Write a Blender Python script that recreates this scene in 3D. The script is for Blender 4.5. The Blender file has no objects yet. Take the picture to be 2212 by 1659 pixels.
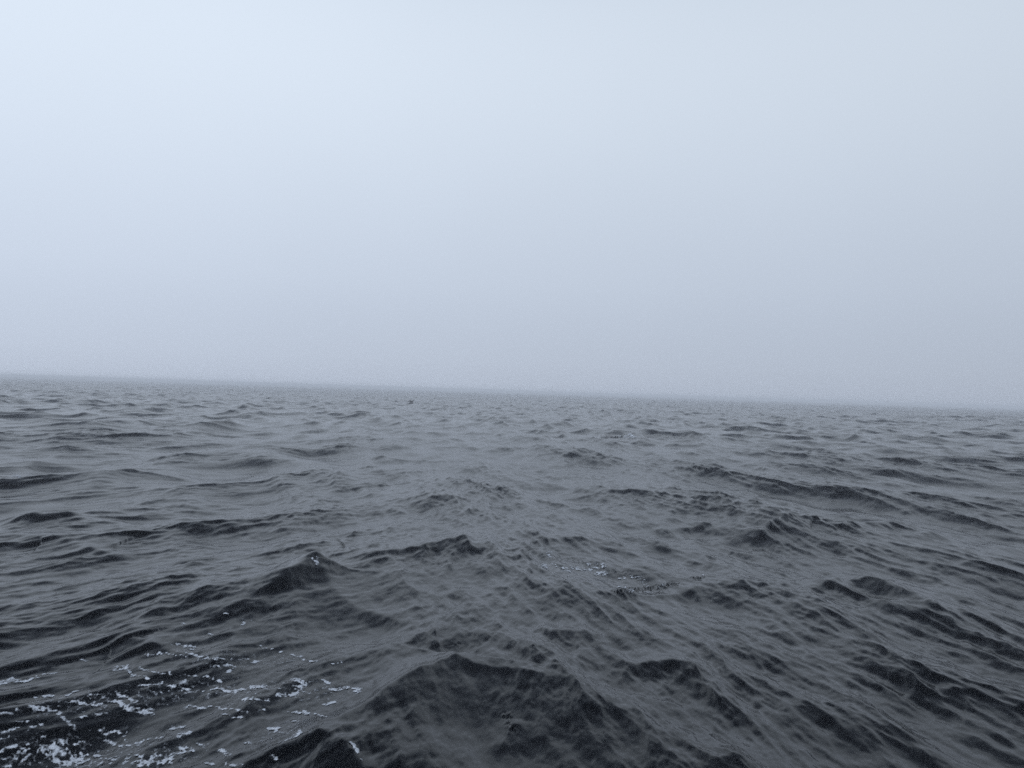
import bpy, math, random
import numpy as np
from mathutils import Matrix, Vector

C = bpy.context.scene
rad = math.radians

# ------------------------------------------------------------------ camera
CAM_H = 2.25
PITCH = 0.52
ROLL = 1.80
FOC = 0.775                     # focal length / image width
PW = 2212.0
PH = 1659.0                     # size the positions below were read at
cam_d = bpy.data.cameras.new('camera')
cam_d.sensor_width = 36.0
cam_d.lens = 36.0 * FOC
cam_d.clip_start = 0.05
cam_d.clip_end = 20000
cam = bpy.data.objects.new('camera', cam_d)
C.collection.objects.link(cam)
CAMR = Matrix.Rotation(rad(90 + PITCH), 3, 'X') @ Matrix.Rotation(rad(ROLL), 3, 'Z')
cam.matrix_world = Matrix.Translation((0, 0, CAM_H)) @ CAMR.to_4x4()
C.camera = cam

# ------------------------------------------------------------------ sky and light
SUN_EL, SUN_AZ = 32.0, -150.0    # soft light through the cloud, behind the left shoulder
w = bpy.data.worlds.new('World')
C.world = w
w.use_nodes = True
nt = w.node_tree
nt.nodes.clear()
N = nt.nodes.new
L = nt.links.new
out = N('ShaderNodeOutputWorld')
bg = N('ShaderNodeBackground')
tc = N('ShaderNodeTexCoord')
sep = N('ShaderNodeSeparateXYZ')
L(tc.outputs['Generated'], sep.inputs[0])
ramp = N('ShaderNodeValToRGB')
cr = ramp.color_ramp
cr.interpolation = 'B_SPLINE'
stops = [(0.0, (0.445, 0.502, 0.607)), (0.035, (0.460, 0.519, 0.624)), (0.13, (0.531, 0.599, 0.710)),
         (0.28, (0.622, 0.701, 0.807)), (0.44, (0.698, 0.781, 0.883)), (0.52, (0.46, 0.54, 0.66)), (0.64, (0.22, 0.265, 0.36)), (0.80, (0.115, 0.14, 0.20)), (1.0, (0.08, 0.10, 0.15))]
while len(cr.elements) < len(stops):
    cr.elements.new(0.5)
for e, (p, c) in zip(cr.elements, stops):
    e.position = p
    e.color = (*c, 1)
L(sep.outputs['Z'], ramp.inputs[0])
# the cloud is a little brighter to the left, dimmer to the right
mr = N('ShaderNodeMapRange')
mr.inputs['From Min'].default_value = -0.75
mr.inputs['From Max'].default_value = 0.75
mr.inputs['To Min'].default_value = 1.16
mr.inputs['To Max'].default_value = 0.86
L(sep.outputs['X'], mr.inputs['Value'])
vm = N('ShaderNodeVectorMath')
vm.operation = 'SCALE'
L(ramp.outputs['Color'], vm.inputs[0])
L(mr.outputs[0], vm.inputs['Scale'])
# behind the camera, out of view, the sky is raised to brighten the fog
mb = N('ShaderNodeMapRange')
mb.inputs['From Min'].default_value = -0.9
mb.inputs['From Max'].default_value = -0.35
mb.inputs['To Min'].default_value = 3.6
mb.inputs['To Max'].default_value = 1.0
L(sep.outputs['Y'], mb.inputs['Value'])
vm2 = N('ShaderNodeVectorMath')
vm2.operation = 'SCALE'
L(vm.outputs[0], vm2.inputs[0])
L(mb.outputs[0], vm2.inputs['Scale'])
sky = N('ShaderNodeTexSky')
sky.sky_type = 'NISHITA'
sky.sun_disc = False
sky.sun_elevation = rad(SUN_EL)
sky.sun_rotation = rad(SUN_AZ)
sky.dust_density = 1.0
sky.ozone_density = 3.0
sk = N('ShaderNodeVectorMath')
sk.operation = 'SCALE'
sk.inputs['Scale'].default_value = 0.002
L(sky.outputs[0], sk.inputs[0])
add = N('ShaderNodeVectorMath')
add.operation = 'ADD'
nz_ = N('ShaderNodeTexNoise')
nz_.inputs['Scale'].default_value = 2.2
nz_.inputs['Detail'].default_value = 3.0
L(tc.outputs['Generated'], nz_.inputs['Vector'])
nm = N('ShaderNodeMapRange')
nm.inputs['To Min'].default_value = 0.965
nm.inputs['To Max'].default_value = 1.035
L(nz_.outputs['Fac'], nm.inputs['Value'])
vm3 = N('ShaderNodeVectorMath')
vm3.operation = 'SCALE'
L(vm2.outputs[0], vm3.inputs[0])
L(nm.outputs[0], vm3.inputs['Scale'])
L(vm3.outputs[0], add.inputs[0])
L(sk.outputs[0], add.inputs[1])
L(add.outputs[0], bg.inputs['Color'])
bg.inputs['Strength'].default_value = 1.0
L(bg.outputs[0], out.inputs['Surface'])

sun_d = bpy.data.lights.new('sun', 'SUN')
sun_d.energy = 0.6
sun_d.angle = rad(30)
sun_d.color = (1.0, 0.99, 0.98)
sun = bpy.data.objects.new('sun', sun_d)
C.collection.objects.link(sun)
dirv = Vector((math.sin(rad(SUN_AZ)) * math.cos(rad(SUN_EL)), math.cos(rad(SUN_AZ)) * math.cos(rad(SUN_EL)), math.sin(rad(SUN_EL))))
sun.rotation_euler = dirv.to_track_quat('Z', 'Y').to_euler()
sun.location = dirv * 50

vs = C.view_settings
vs.view_transform = 'Standard'
vs.look = 'None'
vs.exposure = 0.0
vs.gamma = 1.0
vs.use_curve_mapping = False
C.render.engine = 'CYCLES'
C.cycles.max_bounces = 6
C.cycles.volume_bounces = 4
C.cycles.use_denoising = False

# ------------------------------------------------------------------ geometry helpers
R3 = np.array(CAMR)


def on_water(px, py, z=0.0):
    d = R3 @ np.array([(px - PW / 2) / (FOC * PW), -(py - PH / 2) / (FOC * PW), -1.0])
    t = (z - CAM_H) / d[2]
    return np.array([d[0] * t, d[1] * t])


def project(P):
    q = (P - np.array([0, 0, CAM_H], np.float32)) @ R3.astype(np.float32)
    dz = -q[:, 2]
    dz = np.where(dz < 0.05, 1e9, dz)
    return PW / 2 + q[:, 0] / dz * FOC * PW, PH / 2 - q[:, 1] / dz * FOC * PW


def smooth(a, b, x):
    t = np.clip((x - a) / (b - a), 0, 1)
    return t * t * (3 - 2 * t)


def sample(tiles, Lt, x, y):
    """Catmull-Rom lookup of periodic tiles of period Lt."""
    n = tiles[0].shape[0]
    u = (x / Lt * n).astype(np.float64)
    v = (y / Lt * n).astype(np.float64)
    iu = np.floor(u).astype(np.int64)
    iv = np.floor(v).astype(np.int64)
    fu = (u - iu).astype(np.float32)
    fv = (v - iv).astype(np.float32)

    def wts(f):
        f2 = f * f
        f3 = f2 * f
        return (-0.5 * f3 + f2 - 0.5 * f, 1.5 * f3 - 2.5 * f2 + 1, -1.5 * f3 + 2 * f2 + 0.5 * f, 0.5 * f3 - 0.5 * f2)
    wu, wv = wts(fu), wts(fv)
    res = [np.zeros(len(x), np.float32) for _ in tiles]
    for a in range(4):
        ra = ((iv + a - 1) % n) * n
        for b in range(4):
            idx = ra + (iu + b - 1) % n
            ww = wv[a] * wu[b]
            for r_, t in zip(res, tiles):
                r_ += ww * t.ravel()[idx]
    return res


def wave_tile(lam0, n, seed, main_dir, spread, per=8, kexp=4.0):
    """One octave (wavelengths lam0..2*lam0) of a random sea: height and sideways shift, unit rms slope."""
    Lt = n * lam0 / per
    rng = np.random.default_rng(seed)
    k1 = np.fft.fftfreq(n, d=Lt / n) * 2 * math.pi
    kx, ky = np.meshgrid(k1, k1)
    k = np.hypot(kx, ky)
    k[0, 0] = 1e-6
    lk = np.log2((2 * math.pi / lam0) / k)          # 0 at lam0, 1 at 2*lam0
    band = np.exp(-((lk - 0.5) / 0.55) ** 4)
    th = np.arctan2(ky, kx)
    dd = np.zeros_like(k)
    for (a, wgt) in main_dir:
        c = np.abs(np.cos((th - rad(a))))
        dd += wgt * (c ** spread)
    dd += 0.02
    S = band * k ** (-kexp) * dd
    H = (rng.normal(size=(n, n)) + 1j * rng.normal(size=(n, n))) * np.sqrt(S)
    H[0, 0] = 0
    h = np.fft.ifft2(H)
    sx = np.fft.ifft2(1j * kx * H).real
    sy = np.fft.ifft2(1j * ky * H).real
    s = math.sqrt((sx ** 2).mean() + (sy ** 2).mean())
    dx = np.fft.ifft2(1j * kx / k * H).real / s
    dy = np.fft.ifft2(1j * ky / k * H).real / s
    return Lt, (h.real / s).astype(np.float32), dx.astype(np.float32), dy.astype(np.float32)


def noise_tile(n, seed, lo, hi, exp=1.2):
    """Isotropic periodic noise, unit rms; lo/hi are cycles per tile."""
    rng = np.random.default_rng(seed)
    k1 = np.fft.fftfreq(n) * n
    kx, ky = np.meshgrid(k1, k1)
    k = np.hypot(kx, ky)
    k[0, 0] = 1
    H = (rng.normal(size=(n, n)) + 1j * rng.normal(size=(n, n))) * k ** (-exp) * ((k >= lo) & (k <= hi))
    g = np.fft.ifft2(H).real
    return (g / g.std()).astype(np.float32)


# ------------------------------------------------------------------ the sea grid: fine in front, coarse behind
def radii():
    r = [1.4]
    while r[-1] < 520:
        q = r[-1]
        r.append(q + max(0.0034 * q, 0.010))
    while r[-1] < 4000:
        r.append(r[-1] * 1.03)
    return np.array(r)


rr = radii()
FINE = 46.0
ta = np.linspace(-rad(FINE), rad(FINE), 1420)
tb = np.linspace(rad(FINE), rad(360 - FINE), 240)[1:-1]
th = np.concatenate([ta, tb])
NR, NT = len(rr), len(th)
TH, RR = np.meshgrid(th, rr)
X0 = (np.sin(TH) * RR).ravel().astype(np.float32)
Y0 = (np.cos(TH) * RR).ravel().astype(np.float32)
RF = RR.ravel().astype(np.float32)
dth = np.gradient(np.concatenate([th, [th[0] + 2 * math.pi]]))[:-1]
dr = np.gradient(rr)
SP = np.maximum(dr[:, None] * 0.8, np.abs(dth)[None, :] * RR).ravel().astype(np.float32)

# octaves: smallest wavelength, rms slope, sideways shift factor, directions
OCT = [
    (5.2, 0.050, 1.2, 24, 9),
    (2.6, 0.080, 1.2, 20, 12),
    (1.3, 0.080, 1.1, 16, 18),
    (0.65, 0.074, 0.9, 14, 24),
    (0.32, 0.082, 0.7, 12, 26),
    (0.16, 0.094, 0.5, 10, 24),
    (0.08, 0.080, 0.5, 8, 14),
    (0.04, 0.066, 0.5, 6, 8),
    (0.02, 0.045, 0.5, 4, 4),
]
gust = noise_tile(512, 5, 2, 60, 1.3)
swell_noise = noise_tile(256, 9, 3, 9, 1.0)
g1, = sample([gust], 90.0, X0, Y0)
g2, = sample([gust], 17.0, X0 + 31, Y0 - 11)
gm = np.clip(1.0 + 0.22 * g1 + 0.14 * g2, 0.55, 1.5).astype(np.float32)

Z = np.zeros_like(X0)
DX = np.zeros_like(X0)
DY = np.zeros_like(X0)
VAR = np.full_like(X0, 0.00008)
# two crossing seas: one runs across to the right, one (the wake's) prevails on the left
AZ = np.arctan2(X0, Y0)
mixr = smooth(-0.55, 0.02, AZ)
farm = smooth(25, 70, RF)
mixr = mixr * (1 - farm) + 0.6 * farm
WA = np.sqrt(0.10 + 0.90 * mixr).astype(np.float32)
# the water is sleeker on the left and on the faces of the two near waves
sleek = 0.86 + 0.14 * smooth(-0.30, 0.10, AZ)
for (qx, qy, sx_, sy_, k_) in ((940, 1540, 1.0, 1.0, .42), (600, 1285, 1.4, 1.3, .25), (330, 1330, 1.6, 1.5, .2)):
    c_ = on_water(qx, qy)
    sleek = sleek * (1 - k_ * np.exp(-((X0 - c_[0]) / sx_) ** 2 - ((Y0 - c_[1]) / sy_) ** 2))
sleek = sleek.astype(np.float32)
WB = np.sqrt(1.04 - WA ** 2).astype(np.float32)
for i, (lam, slope, chop, ang, spr) in enumerate(OCT):
    att = smooth(1.0, 2.2, lam * 1.35 / SP)
    slope = slope * (1 - (0.62 if lam < .6 else (-0.50 if lam > 1 else 0.0)) * smooth(12, 60, RF))
    amp = slope * att * (gm * sleek if lam < 1.2 else 1.0)
    if lam > 2:
        amp = amp * (0.30 + 0.70 * smooth(6, 18, RF))       # the near swell is shaped by hand below
    if lam < 0.6:                                           # ripples gather on the crests, the troughs are sleek
        if lam > 0.3:
            crest = np.clip(1 + 0.24 * Z / Z[RF < 100].std(), 0.5, 1.5)
        amp = amp * crest
    idx = np.nonzero(att > 0.01)[0]
    for sysn, (dang, wgt) in enumerate([(0, WA), (-48, WB)]):
        Lt, h, dx, dy = wave_tile(lam, 1024, 100 + i + 50 * sysn, ((ang + dang, 1.0),), spr)
        if len(idx):
            sh, sx_, sy_ = sample([h, dx, dy], Lt, X0[idx] + 7.3 * i, Y0[idx] - 3.1 * i)
            a = amp[idx] * wgt[idx]
            Z[idx] += sh * a
            DX[idx] += chop * sx_ * a
            DY[idx] += chop * sy_ * a
    VAR += (1 - att ** 2) * slope ** 2 * 0.5 * 0.2
fade = 1 - smooth(380, 900, RF)
Z *= fade
DX *= fade
DY *= fade

# ------------------------------------------------------------------ the crests one can pick out
RIDGES = [
    # (points read on the photograph, height, width to the viewer, width away)
    ([(380, 1328), (470, 1306), (560, 1275), (640, 1245), (686, 1208)], 0.215, 0.34, 1.10, .7, .06, .25),
    ([(672, 1200), (700, 1240), (760, 1290), (830, 1310), (885, 1340)], 0.120, 0.45, 0.60),
    ([(670, 1195), (780, 1196), (880, 1185), (960, 1170), (1060, 1160)], 0.170, 0.40, 0.80),
    ([(290, 1205), (360, 1215), (450, 1203), (540, 1182), (640, 1178)], 0.060, 0.25, 0.70),
    ([(760, 1530), (840, 1470), (920, 1430), (995, 1388)], 0.150, 0.75, 0.50, .7, .06, .25),
    ([(960, 1415), (1060, 1440), (1150, 1450), (1300, 1500), (1420, 1560)], 0.100, 0.60, 0.40, .05, .7, .2),
    ([(1085, 1600), (1095, 1560), (1120, 1535)], 0.050, 0.16, 0.16),
    ([(480, 1630), (600, 1590), (700, 1580), (760, 1620), (800, 1680)], 0.090, 0.30, 0.35),
    ([(0, 1040), (60, 1003), (110, 985), (165, 962)], 0.161, 0.56, 1.26),
    ([(0, 975), (80, 968), (160, 950)], 0.112, 0.56, 1.44),
    ([(190, 1052), (260, 1022), (340, 1020), (440, 1022)], 0.136, 0.50, 1.35),
    ([(350, 1000), (420, 985), (520, 978)], 0.112, 0.50, 1.35),
    ([(790, 975), (860, 985), (950, 990)], 0.124, 0.56, 1.35),
    ([(1100, 968), (1160, 965), (1240, 985)], 0.124, 0.56, 1.44),
    ([(1220, 1052), (1330, 1056), (1450, 1070), (1560, 1082)], 0.124, 0.43, 1.26),
    ([(1590, 1155), (1660, 1128), (1750, 1125), (1800, 1135)], 0.170, 0.50, 1.00),
    ([(1830, 1140), (1920, 1125), (2000, 1135), (2090, 1165)], 0.160, 0.50, 1.00),
    ([(1690, 1262), (1770, 1250), (1840, 1235), (1920, 1255), (2010, 1295), (2120, 1345)], 0.130, 0.38, 0.80),
    ([(1560, 1262), (1610, 1248), (1650, 1262)], 0.070, 0.25, 0.50),
    ([(1170, 1372), (1240, 1358), (1340, 1365)], 0.070, 0.25, 0.50),
    ([(1290, 1282), (1370, 1280), (1450, 1268), (1525, 1246)], 0.080, 0.22, 0.60),
    ([(2020, 1475), (2090, 1478), (2160, 1505), (2230, 1530)], 0.070, 0.22, 0.40),
    ([(1480, 1650), (1600, 1648), (1720, 1680)], 0.045, 0.22, 0.35),
    ([(30, 1165), (110, 1150), (200, 1180), (300, 1172)], 0.120, 0.40, 0.80),
    ([(390, 1115), (480, 1102), (600, 1085)], 0.120, 0.50, 1.00),
    ([(0, 1110), (60, 1120), (200, 1105)], 0.120, 0.50, 1.00),
    ([(400, 1140), (470, 1120), (520, 1135)], 0.100, 0.35, 0.60),
    ([(200, 1350), (300, 1330), (380, 1325)], 0.080, 0.35, 0.60),
    ([(180, 1390), (260, 1372), (360, 1395), (430, 1410)], 0.090, 0.35, 0.50),
    ([(1350, 1440), (1420, 1420), (1520, 1440), (1640, 1490)], 0.060, 0.25, 0.40),
    ([(1150, 1165), (1260, 1150), (1330, 1165), (1400, 1180)], 0.100, 0.35, 0.80),
    ([(560, 890), (620, 884)], 0.124, 0.93, 2.25),
    ([(310, 905), (400, 900)], 0.124, 0.93, 2.25),
    ([(960, 893), (1030, 892), (1060, 897)], 0.136, 0.93, 2.25),
    ([(840, 1085), (960, 1075), (1060, 1085)], 0.100, 0.50, 1.00),
    ([(1370, 1110), (1450, 1120), (1500, 1130)], 0.100, 0.40, 0.90),
]


def ridge(pts, A, wf, wb, ta=.3, tb_=.25, e0=.25):
    P = [on_water(px, py, A * 0.8) for px, py in pts]
    # round the polyline off
    for _ in range(2):
        Q = [P[0]]
        for a, b in zip(P[:-1], P[1:]):
            Q += [a * .75 + b * .25, a * .25 + b * .75]
        P = Q + [P[-1]]
    P = np.array(P)
    m = max(wf, wb) * 5
    lo = P.min(0) - m
    hi = P.max(0) + m
    idx = np.nonzero((X0 > lo[0]) & (X0 < hi[0]) & (Y0 > lo[1]) & (Y0 < hi[1]))[0]
    if not len(idx):
        return
    x = X0[idx].astype(np.float64)
    y = Y0[idx].astype(np.float64)
    # wobble the line so that it is not ruled
    wob, = sample([swell_noise], 9.0, x, y)
    seg = np.linalg.norm(np.diff(P, axis=0), axis=1)
    cum = np.concatenate([[0], np.cumsum(seg)])
    best = np.full(len(idx), 1e9)
    par = np.zeros(len(idx))
    sgn = np.ones(len(idx))
    for j in range(len(seg)):
        a, b = P[j], P[j + 1]
        d = (b - a) / max(seg[j], 1e-9)
        t = np.clip((x - a[0]) * d[0] + (y - a[1]) * d[1], 0, seg[j])
        ex = x - a[0] - d[0] * t
        ey = y - a[1] - d[1] * t
        dist = np.hypot(ex, ey)
        mk = dist < best
        best[mk] = dist[mk]
        par[mk] = (cum[j] + t[mk]) / cum[-1]
        nrm = np.array([-d[1], d[0]])
        mid = (a + b) / 2
        if nrm @ mid > 0:
            nrm = -nrm                     # points to the viewer
        sgn[mk] = np.where(ex[mk] * nrm[0] + ey[mk] * nrm[1] > 0, 1, -1)
    w_ = wb + (wf - wb) * (0.5 + 0.5 * np.tanh(sgn * best / (0.25 * wf)))
    q = best / (w_ * (1 + 0.18 * wob))
    prof = np.exp(-(np.sqrt(q * q + 0.004) - 0.06) * 1.25)
    tp = smooth(0, ta, par + 1e-6) * (1 - smooth(1 - tb_, 1.0, par - 1e-6)) * (1 - e0) + e0
    A = A * (0.88 if A > 0.14 else 0.75)
    dz = (A * prof * tp * (1 + 0.10 * wob)).astype(np.float32)
    Z[idx] += dz - A * 0.10 * np.exp(-(q / 2.2) ** 2).astype(np.float32)


for r_ in RIDGES:
    ridge(*r_)

X = X0 + DX
Y = Y0 + DY
XYZ = np.stack([X, Y, Z], 1).astype(np.float32)
PXX, PYY = project(XYZ)

# frothy broken crests: small pebbly lumps on the surface
lump = noise_tile(1024, 77, 24, 200, 0.7)


def line_weight(px, py, pts, wd, asp=1.0):
    """Soft weight round a polyline read on the photograph."""
    best = np.full(len(px), 1e9, np.float32)
    if len(pts) == 1:
        pts = pts * 2
    for (ax, ay), (bx, by) in zip(pts[:-1], pts[1:]):
        ay, by = ay * asp, by * asp
        d2 = (bx - ax) ** 2 + (by - ay) ** 2
        t = np.clip(((px - ax) * (bx - ax) + (py * asp - ay) * (by - ay)) / max(d2, 1e-6), 0, 1)
        best = np.minimum(best, np.hypot(px - ax - t * (bx - ax), py * asp - ay - t * (by - ay)))
    return np.exp(-(best / wd) ** 2)


FROTH = [([(1330, 1277), (1400, 1272), (1460, 1262)], 9, .012), ([(1495, 1249), (1518, 1247)], 6, .010),
         ([(1180, 1200), (1260, 1215), (1370, 1245)], 12, .005), ([(1092, 1545), (1108, 1575)], 12, .006),
         ([(1300, 945), (1345, 945)], 3, .05), ([(960, 1405), (990, 1392)], 8, .004)]
for pts, wd, amp in FROTH:
    xs = [p[0] for p in pts]
    ys = [p[1] for p in pts]
    idx = np.nonzero((PXX > min(xs) - 60) & (PXX < max(xs) + 60) & (PYY > min(ys) - 40) & (PYY < max(ys) + 40))[0]
    ww = line_weight(PXX[idx], PYY[idx], pts, wd, 1.6)
    lm, = sample([lump], 2.6 if amp < .05 else 20, X[idx], Y[idx])
    XYZ[idx, 2] += (ww * amp * np.clip(lm, -.8, 2.2)).astype(np.float32)


# ------------------------------------------------------------------ materials
def mat(name):
    m = bpy.data.materials.new(name)
    m.use_nodes = True
    b = m.node_tree.nodes['Principled BSDF']
    return m, m.node_tree, b


mw, t_, b = mat('sea_water')
b.inputs['Base Color'].default_value = (0.0010, 0.0013, 0.0018, 1)
b.inputs['IOR'].default_value = 1.333
b.inputs['Specular IOR Level'].default_value = 0.29
b.inputs['Specular Tint'].default_value = (0.82, 0.91, 1.0, 1)
at = t_.nodes.new('ShaderNodeAttribute')
at.attribute_name = 'rough'
t_.links.new(at.outputs['Fac'], b.inputs['Roughness'])
ns = t_.nodes.new('ShaderNodeTexNoise')
ns.inputs['Scale'].default_value = 24.0
ns.inputs['Detail'].default_value = 3.0
gc = t_.nodes.new('ShaderNodeTexCoord')
mp = t_.nodes.new('ShaderNodeMapping')
mp.inputs['Rotation'].default_value = (0, 0, rad(-45))
mp.inputs['Scale'].default_value = (1.0, 0.45, 1.0)
t_.links.new(gc.outputs['Object'], mp.inputs['Vector'])
t_.links.new(mp.outputs[0], ns.inputs['Vector'])
bp = t_.nodes.new('ShaderNodeBump')
bp.inputs['Distance'].default_value = 0.0022
bp.inputs['Strength'].default_value = 1.0
t_.links.new(ns.outputs['Fac'], bp.inputs['Height'])
t_.links.new(bp.outputs[0], b.inputs['Normal'])

mf, t_, b = mat('sea_foam')
b.inputs['Roughness'].default_value = 0.6
b.inputs['IOR'].default_value = 1.33
ns = t_.nodes.new('ShaderNodeTexNoise')
ns.inputs['Scale'].default_value = 55.0
ns.inputs['Detail'].default_value = 4.0
rp = t_.nodes.new('ShaderNodeValToRGB')
rp.color_ramp.elements[0].position = 0.34
rp.color_ramp.elements[0].color = (0.42, 0.45, 0.48, 1)
rp.color_ramp.elements[1].position = 0.62
rp.color_ramp.elements[1].color = (0.66, 0.69, 0.73, 1)
gc = t_.nodes.new('ShaderNodeTexCoord')
t_.links.new(gc.outputs['Object'], ns.inputs['Vector'])
t_.links.new(ns.outputs['Fac'], rp.inputs[0])
t_.links.new(rp.outputs[0], b.inputs['Base Color'])
vo = t_.nodes.new('ShaderNodeTexVoronoi')
vo.inputs['Scale'].default_value = 110.0
t_.links.new(gc.outputs['Object'], vo.inputs['Vector'])
bp = t_.nodes.new('ShaderNodeBump')
bp.inputs['Distance'].default_value = 0.003
t_.links.new(vo.outputs['Distance'], bp.inputs['Height'])
t_.links.new(bp.outputs[0], b.inputs['Normal'])


# the foam is a thin film: where the bubbles are sparse the water shows through its holes
TN = t_.nodes.new
TL = t_.links.new
cv = TN('ShaderNodeAttribute')
cv.attribute_name = 'cover'
n2 = TN('ShaderNodeTexNoise')
n2.inputs['Scale'].default_value = 24.0
n2.inputs['Detail'].default_value = 5.0
n2.inputs['Roughness'].default_value = 0.65
TL(gc.outputs['Object'], n2.inputs['Vector'])
v2 = TN('ShaderNodeTexVoronoi')
v2.feature = 'DISTANCE_TO_EDGE'
v2.inputs['Scale'].default_value = 13.0
wp = TN('ShaderNodeVectorMath')
wp.operation = 'MULTIPLY_ADD'
wp.inputs[1].default_value = (0.12, 0.12, 0.12)
TL(n2.outputs['Color'], wp.inputs[0])
TL(gc.outputs['Object'], wp.inputs[2])
TL(wp.outputs[0], v2.inputs['Vector'])


def mth(op, a_, b_):
    q = TN('ShaderNodeMath')
    q.operation = op
    for k_, v_ in enumerate((a_, b_)):
        if hasattr(v_, 'links'):
            TL(v_, q.inputs[k_])
        else:
            q.inputs[k_].default_value = v_
    return q.outputs[0]


lace_s = mth('MULTIPLY', mth('MINIMUM', v2.outputs['Distance'], 0.25), -1.4)
sm = mth('ADD', mth('ADD', cv.outputs['Fac'], mth('MULTIPLY', mth('SUBTRACT', n2.outputs['Fac'], 0.5), 0.75)), mth('ADD', lace_s, 0.07))
am = TN('ShaderNodeMapRange')
am.interpolation_type = 'SMOOTHSTEP'
am.inputs['From Min'].default_value = -0.17
am.inputs['From Max'].default_value = 0.19
TL(sm, am.inputs['Value'])
af = TN('ShaderNodeMapRange')
af.interpolation_type = 'SMOOTHSTEP'
af.inputs['From Min'].default_value = -0.26
af.inputs['From Max'].default_value = 0.0
af.inputs['To Max'].default_value = 0.22
TL(sm, af.inputs['Value'])
TL(mth('MAXIMUM', am.outputs[0], af.outputs[0]), b.inputs['Alpha'])


def make_mesh(name, V, F, m, attrs=None):
    me = bpy.data.meshes.new(name)
    nf = len(F)
    k = F.shape[1]
    me.vertices.add(len(V))
    me.vertices.foreach_set('co', np.ascontiguousarray(V, np.float32).ravel())
    me.loops.add(nf * k)
    me.loops.foreach_set('vertex_index', np.ascontiguousarray(F, np.int32).ravel())
    me.polygons.add(nf)
    me.polygons.foreach_set('loop_start', np.arange(0, nf * k, k, dtype=np.int32))
    me.polygons.foreach_set('use_smooth', np.ones(nf, bool))
    for an, av in (attrs or {}).items():
        a = me.attributes.new(an, 'FLOAT', 'POINT')
        a.data.foreach_set('value', np.ascontiguousarray(av, np.float32))
    me.update(calc_edges=True)
    me.materials.append(m)
    o = bpy.data.objects.new(name, me)
    C.collection.objects.link(o)
    return o


ii, jj = np.meshgrid(np.arange(NR - 1), np.arange(NT), indexing='ij')
j2 = (jj + 1) % NT
a_ = (ii * NT + jj).ravel()
b_ = (ii * NT + j2).ravel()
c_ = ((ii + 1) * NT + j2).ravel()
d_ = ((ii + 1) * NT + jj).ravel()
FACES = np.stack([a_, d_, c_, b_], 1)
rough = np.sqrt(np.sqrt(2 * VAR))
# the small disc below the camera, closed with a fan of quads (centre repeated by halves)
V = np.concatenate([XYZ, [[0, 0, float(XYZ[:NT, 2].mean())]]])
cen = len(V) - 1
assert NT % 2 == 0
e = np.arange(0, NT, 2)
FAN = np.stack([np.full(len(e), cen), e, (e + 1) % NT, (e + 2) % NT], 1)
sea = make_mesh('water', V, np.concatenate([FACES, FAN]), mw, {'rough': np.append(rough, .3)})
sea['kind'] = 'structure'

# ------------------------------------------------------------------ foam
# streaks of the wash, traced on an enlargement of the lower left of the photograph
ks = (PW / 2500.0) / 2.212


def q1(pts):
    return [(x * ks, 1275 * PW / 2500 + y * ks) for x, y in pts]


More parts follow.
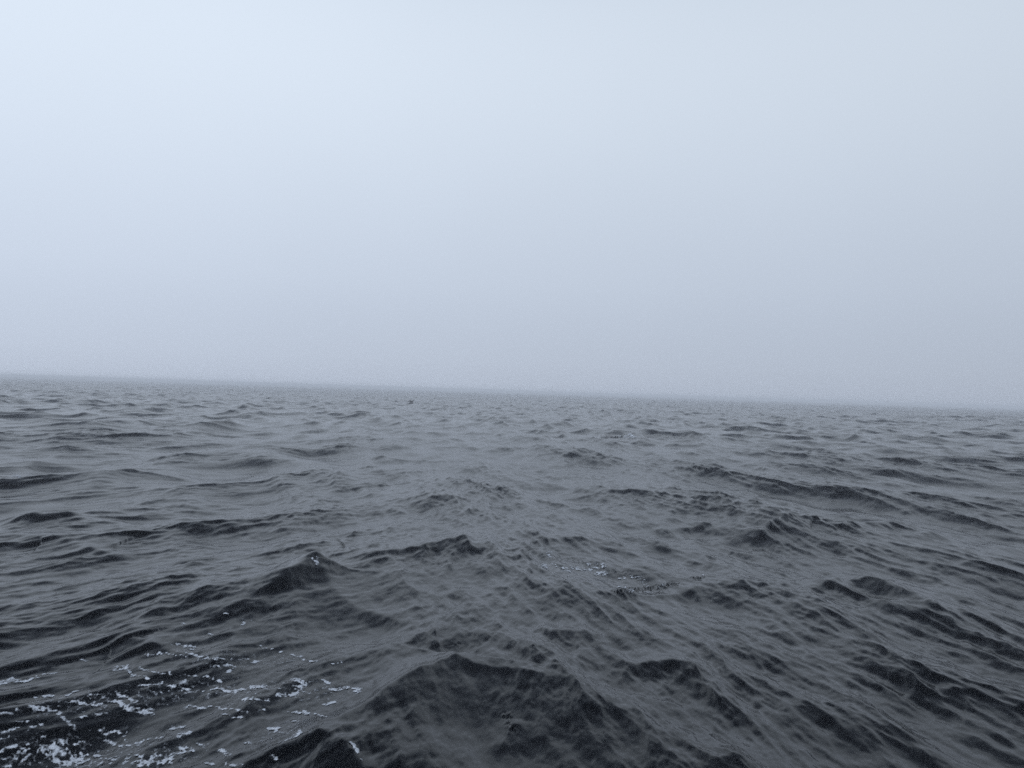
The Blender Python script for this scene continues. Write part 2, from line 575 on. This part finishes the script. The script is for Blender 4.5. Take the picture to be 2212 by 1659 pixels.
WASH = [
    ([(0, 864), (60, 855), (110, 862), (195, 840)], 9), ([(800, 725), (880, 720), (975, 714)], 6),
    ([(1030, 715), (1090, 724), (1185, 750)], 8), ([(930, 650), (1050, 672)], 6), ([(1015, 682), (1040, 690)], 8),
    ([(1320, 745), (1405, 755), (1370, 772)], 8), ([(1400, 675), (1530, 690)], 5), ([(1570, 715), (1630, 735)], 6),
    ([(1150, 780), (1255, 770)], 6), ([(1215, 812), (1245, 790)], 8), ([(620, 795), (680, 792), (740, 830), (800, 840)], 9),
    ([(750, 790), (890, 815)], 6), ([(925, 805), (955, 830)], 5), ([(1000, 830), (1100, 835), (1190, 860)], 6),
    ([(760, 885), (860, 874), (930, 886), (1010, 868)], 10), ([(900, 915), (1050, 905), (1160, 906)], 5),
    ([(1180, 900), (1260, 920), (1340, 895), (1430, 885)], 10), ([(1520, 940), (1600, 924), (1635, 875), (1600, 855)], 11),
    ([(1740, 855), (1800, 902), (1900, 890), (1940, 905)], 9), ([(1730, 985), (1805, 965)], 7),
    ([(1300, 967), (1380, 958), (1440, 975)], 9), ([(190, 952), (290, 940)], 5), ([(360, 937), (400, 915), (470, 908)], 7),
    ([(500, 940), (575, 944)], 9), ([(400, 975), (460, 985), (530, 980)], 11), ([(165, 1000), (255, 1012)], 16),
    ([(0, 1030), (95, 1012)], 9), ([(290, 1020), (340, 1050), (385, 1092)], 10), ([(430, 1052), (490, 1036), (570, 1036)], 9),
    ([(620, 970), (655, 1000), (700, 1022), (820, 1030)], 16), ([(640, 945), (740, 975)], 7),
    ([(1020, 1000), (1100, 1000), (1200, 1000), (1330, 1015)], 6), ([(1200, 1033), (1240, 1038)], 6), ([(1265, 1052), (1320, 1048)], 7),
    ([(0, 1135), (100, 1110)], 7), ([(0, 1168), (60, 1150)], 7), ([(140, 1120), (225, 1098)], 9), ([(520, 1102), (570, 1106)], 9),
    ([(560, 1147), (630, 1130), (665, 1155)], 9), ([(560, 1185), (640, 1200), (720, 1205), (785, 1165), (870, 1158)], 9),
    ([(920, 1115), (1000, 1110)], 7), ([(960, 1160), (1025, 1140)], 8), ([(0, 1245), (80, 1215), (175, 1196)], 9),
    ([(20, 1315), (140, 1228)], 14), ([(240, 1240), (330, 1190), (320, 1255), (430, 1285), (380, 1310), (300, 1300)], 24),
    ([(430, 1250), (540, 1272), (640, 1285), (760, 1265)], 8), ([(760, 1310), (830, 1272), (900, 1295)], 22),
    ([(900, 1290), (960, 1240), (1035, 1236), (980, 1208)], 13), ([(1190, 1238), (1232, 1252)], 12), ([(1060, 1195), (1110, 1208)], 8),
    ([(1330, 1190), (1360, 1190)], 7), ([(1420, 1112), (1500, 1115)], 7), ([(1530, 1185), (1620, 1135)], 6),
    ([(1540, 1022), (1650, 1026), (1765, 1055)], 6), ([(1230, 1308), (1290, 1308)], 11), ([(1130, 1310), (1160, 1320)], 8),
    ([(240, 825), (300, 822)], 4), ([(430, 745), (470, 748)], 4), ([(1470, 1262), (1495, 1275)], 9), ([(60, 1060), (150, 1075)], 6),
    ([(200, 1150), (260, 1165)], 6), ([(500, 1300), (560, 1290)], 12), ([(1400, 1020), (1430, 1026)], 7),
    ([(1670, 748), (1730, 746)], 3), ([(1750, 760), (1840, 750)], 3), ([(1110, 606), (1160, 612)], 5), ([(1310, 524), (1345, 522)], 5),
    ([(1210, 488), (1232, 490)], 4), ([(990, 540), (1015, 545)], 4), ([(1300, 543), (1320, 545)], 3), ([(1380, 545), (1395, 546)], 3),
    ([(1640, 1010), (1700, 1035)], 5), ([(1590, 1080), (1620, 1085)], 7), ([(100, 1300), (180, 1250)], 8), ([(410, 1200), (450, 1195)], 8),
]


def q2(pts):      # enlargement of the patch right of the middle
    s = PW / 2500.0
    return [((1200 + x * 600 / 2212) * s, (1300 + y * 600 / 2212) * s) for x, y in pts]


PATCH = [([(440, 285), (500, 305)], 8), ([(560, 285), (580, 300)], 7), ([(640, 318), (710, 330)], 10), ([(760, 320), (830, 336), (900, 335)], 11),
         ([(900, 312), (960, 318), (1030, 315), (1000, 290)], 9), ([(930, 372), (1020, 370)], 13), ([(865, 278), (900, 284)], 5),
         ([(930, 270), (960, 274)], 5), ([(500, 205), (520, 212)], 7), ([(1150, 400), (1215, 400)], 6), ([(1250, 388), (1345, 402)], 9),
         ([(520, 185), (540, 188)], 4), ([(1150, 490), (1200, 492)], 9), ([(1340, 432), (1385, 434)], 4), ([(690, 395), (705, 400)], 4),
         ([(1240, 520), (1260, 530)], 9), ([(1420, 540), (1440, 548)], 9), ([(1380, 470), (1400, 480)], 8), ([(1470, 500), (1500, 505)], 8),
         ([(1560, 470), (1590, 470)], 7), ([(1860, 395), (1900, 400)], 7)]
CAPS = [([(1345, 942), (1376, 945)], 2.3), ([(1362, 941), (1379, 947)], 2.0)]
CREST = [([(681, 1205), (686, 1218)], 2.5), ([(748, 1596), (765, 1612), (783, 1640)], 1.3), ([(32, 1028), (42, 1029)], 2.2)]

n_fine = noise_tile(1024, 21, 14, 90, 1.0)
n_mid = noise_tile(1024, 22, 4, 26, 0.9)


def foam(name, strokes, label, thr, lift, nz, flecks=None):
    xs = [p[0] for s in strokes for p in s[0]]
    ys = [p[1] for s in strokes for p in s[0]]
    box = (PXX > min(xs) - 40) & (PXX < max(xs) + 40) & (PYY > min(ys) - 30) & (PYY < max(ys) + 40) & (RF < 200)
    idx = np.nonzero(box)[0]
    px, py = PXX[idx].astype(np.float32), PYY[idx].astype(np.float32)
    x, y = XYZ[idx, 0], XYZ[idx, 1]
    wx, wy = sample([n_mid, n_mid.T.copy()], nz * 2.5, x, y)
    px = px + wx * 5.0 * (nz / 2.0 if nz < 2 else 1)
    py = py + wy * 2.4
    W = np.zeros(len(idx), np.float32)
    for pts, wd in strokes:
        W = np.maximum(W, line_weight(px, py, pts, wd * 2.2, 2.3))
    f1, = sample([n_fine], nz, x, y)
    f2, = sample([n_mid], nz, x + 3, y + 8)
    lace = 1 - np.minimum(np.abs(f2) * 1.3, 1.0)               # thin threads along the zero line of the noise
    val = 0.58 * W + (0.12 * f1 + 0.42 * lace - 0.10) * np.minimum(1, W * 2)
    if flecks:
        g = np.zeros(len(idx), np.float32)
        for pts, wd in flecks:
            g = np.maximum(g, line_weight(px, py, pts, wd, 1.6))
        val = np.maximum(val, 0.40 * g * (0.3 + lace * 0.7) + 0.07 * f1 * g)
    full = np.full(len(X0), -1.0, np.float32)
    full[idx] = val
    keep = (np.maximum.reduce([full[FACES[:, k]] for k in range(4)]) > thr - 0.28) & \
           (np.minimum.reduce([full[FACES[:, k]] for k in range(4)]) > -0.9)
    Fk = FACES[keep]
    used, inv = np.unique(Fk.ravel(), return_inverse=True)
    Vk = XYZ[used].copy()
    t = full[used] - thr
    Vk[:, 2] += np.where(t > 0, 0.002 + lift * np.minimum(np.maximum(t, 0) * 3, 1) ** 0.5, 0.002)
    o = make_mesh(name, Vk, inv.reshape(-1, 4), mf, {'cover': t})
    o['kind'] = 'stuff'
    o['label'] = label
    o['category'] = 'foam'
    return o


foam('sea_foam', [(q1(p), w_ * ks) for p, w_ in WASH],
     'white foam streaks and flecks of the wash on dark water at the lower left', 0.40, 0.003, 1.3,
     [([(60, 1640), (330, 1650)], 130), ([(100, 1530), (330, 1500), (700, 1490)], 60), ([(400, 1420), (620, 1430)], 40), ([(560, 1600), (660, 1560)], 40)])
foam('sea_foam', [(q2(p), w_ * 600 / 2212 * PW / 2500 * 1.2) for p, w_ in PATCH],
     'small white foam patch on the wave right of the centre', 0.42, 0.008, 1.1)
foam('sea_foam', CAPS, 'tiny white breaking cap far off right of the centre', 0.45, 0.03, 6.0)
foam('sea_foam', CREST, 'thin white foam beads along sharp near crests on the left', 0.45, 0.008, 1.0)


# ------------------------------------------------------------------ the bird far off
def surface_at(px, py, rmin=0):
    d = (PXX - px) ** 2 + ((PYY - py) * 1.0) ** 2 + np.where((RF < rmin) | (RF > 600), 1e9, 0)
    near = np.nonzero(d < d.min() + 2)[0]
    k = near[np.argmin(RF[near])]
    return XYZ[k]


mbird, t_, b = mat('bird_feathers')
ns = t_.nodes.new('ShaderNodeTexNoise')
ns.inputs['Scale'].default_value = 30
rp = t_.nodes.new('ShaderNodeValToRGB')
rp.color_ramp.elements[0].color = (0.010, 0.009, 0.010, 1)
rp.color_ramp.elements[1].color = (0.030, 0.027, 0.028, 1)
t_.links.new(ns.outputs['Fac'], rp.inputs[0])
t_.links.new(rp.outputs[0], b.inputs['Base Color'])
b.inputs['Roughness'].default_value = 0.7
mbill, t_, b = mat('bird_bill')
b.inputs['Base Color'].default_value = (0.03, 0.028, 0.022, 1)
b.inputs['Roughness'].default_value = 0.4


def loft(stations, n=14):
    """stations: (centre xyz, half width, half height, tangent in the xz plane)."""
    V, F = [], []
    for (c, hw, hh, t) in stations:
        tx, tz = math.cos(rad(t)), math.sin(rad(t))
        for k in range(n):
            a = 2 * math.pi * k / n
            u, v = math.cos(a) * hw, math.sin(a) * hh
            V.append((c[0] - tz * v, c[1] + u, c[2] + tx * v))
    for s in range(len(stations) - 1):
        for k in range(n):
            F.append((s * n + k, s * n + (k + 1) % n, (s + 1) * n + (k + 1) % n, (s + 1) * n + k))
    F.append(tuple(range(n - 1, -1, -1)))
    F.append(tuple(range((len(stations) - 1) * n, len(stations) * n)))
    return V, F


def solid(name, V, F, m, parent=None):
    me = bpy.data.meshes.new(name)
    me.from_pydata(V, [], F)
    for p in me.polygons:
        p.use_smooth = True
    me.materials.append(m)
    o = bpy.data.objects.new(name, me)
    C.collection.objects.link(o)
    o.parent = parent
    return o


# tail, humped back, breast, neck, head: one skin
body = [((-.36, 0, .02), .012, .008, 10), ((-.31, 0, .03), .05, .022, 12), ((-.24, 0, .05), .085, .055, 20), ((-.15, 0, .07), .115, .095, 10),
        ((-.05, 0, .075), .125, .125, 2), ((.05, 0, .05), .12, .11, -12), ((.14, 0, -.01), .085, .06, -5), ((.195, 0, -.005), .055, .045, 30),
        ((.235, 0, .07), .042, .045, 65), ((.25, 0, .12), .036, .040, 75), ((.265, 0, .165), .038, .042, 60), ((.29, 0, .195), .042, .042, 25),
        ((.325, 0, .20), .036, .034, -5), ((.352, 0, .195), .02, .019, -8), ((.360, 0, .193), .008, .008, -8)]
bv, bf = loft(body)
bird = solid('seabird', bv, bf, mbird)
kv, kf = loft([((.345, 0, .194), .014, .013, -6), ((.38, 0, .190), .009, .009, -6), ((.415, 0, .184), .003, .003, -10)], 8)
solid('bill', kv, kf, mbill, bird)
p = surface_at(887, 867.5, 60)
dist = math.hypot(p[0], p[1])
bird.location = (float(p[0]), float(p[1]), float(p[2]) + 0.06)
bird.scale = (1.3, 1.3, 1.3)
bird.rotation_euler = (0, 0, rad(12))
bird['label'] = 'small dark seabird sitting on the water near the hazy horizon'
bird['category'] = 'bird'
print('bird distance', dist, 'verts', len(V), 'rms z', Z[RF < 60].std())

# ------------------------------------------------------------------ the fog over the water
S = 4300.0
zb, zt = float(XYZ[:, 2].min()) - 1.0, 3.2
me = bpy.data.meshes.new('haze')
me.from_pydata([(-S, -S, zb), (S, -S, zb), (S, S, zb), (-S, S, zb), (-S, -S, zt), (S, -S, zt), (S, S, zt), (-S, S, zt)], [],
               [(3, 2, 1, 0), (4, 5, 6, 7), (0, 1, 5, 4), (1, 2, 6, 5), (2, 3, 7, 6), (3, 0, 4, 7)])
haze = bpy.data.objects.new('haze', me)
C.collection.objects.link(haze)
mh = bpy.data.materials.new('haze')
mh.use_nodes = True
ht = mh.node_tree
ht.nodes.clear()
ho = ht.nodes.new('ShaderNodeOutputMaterial')
hv = ht.nodes.new('ShaderNodeVolumePrincipled')
hv.inputs['Color'].default_value = (0.950, 0.970, 1.0, 1)
hv.inputs['Density'].default_value = 0.0025
hv.inputs['Anisotropy'].default_value = 0.0
ht.links.new(hv.outputs[0], ho.inputs['Volume'])
me.materials.append(mh)
haze['kind'] = 'stuff'
haze['label'] = 'pale blue grey fog bank over the open sea hiding the horizon'
haze['category'] = 'fog'
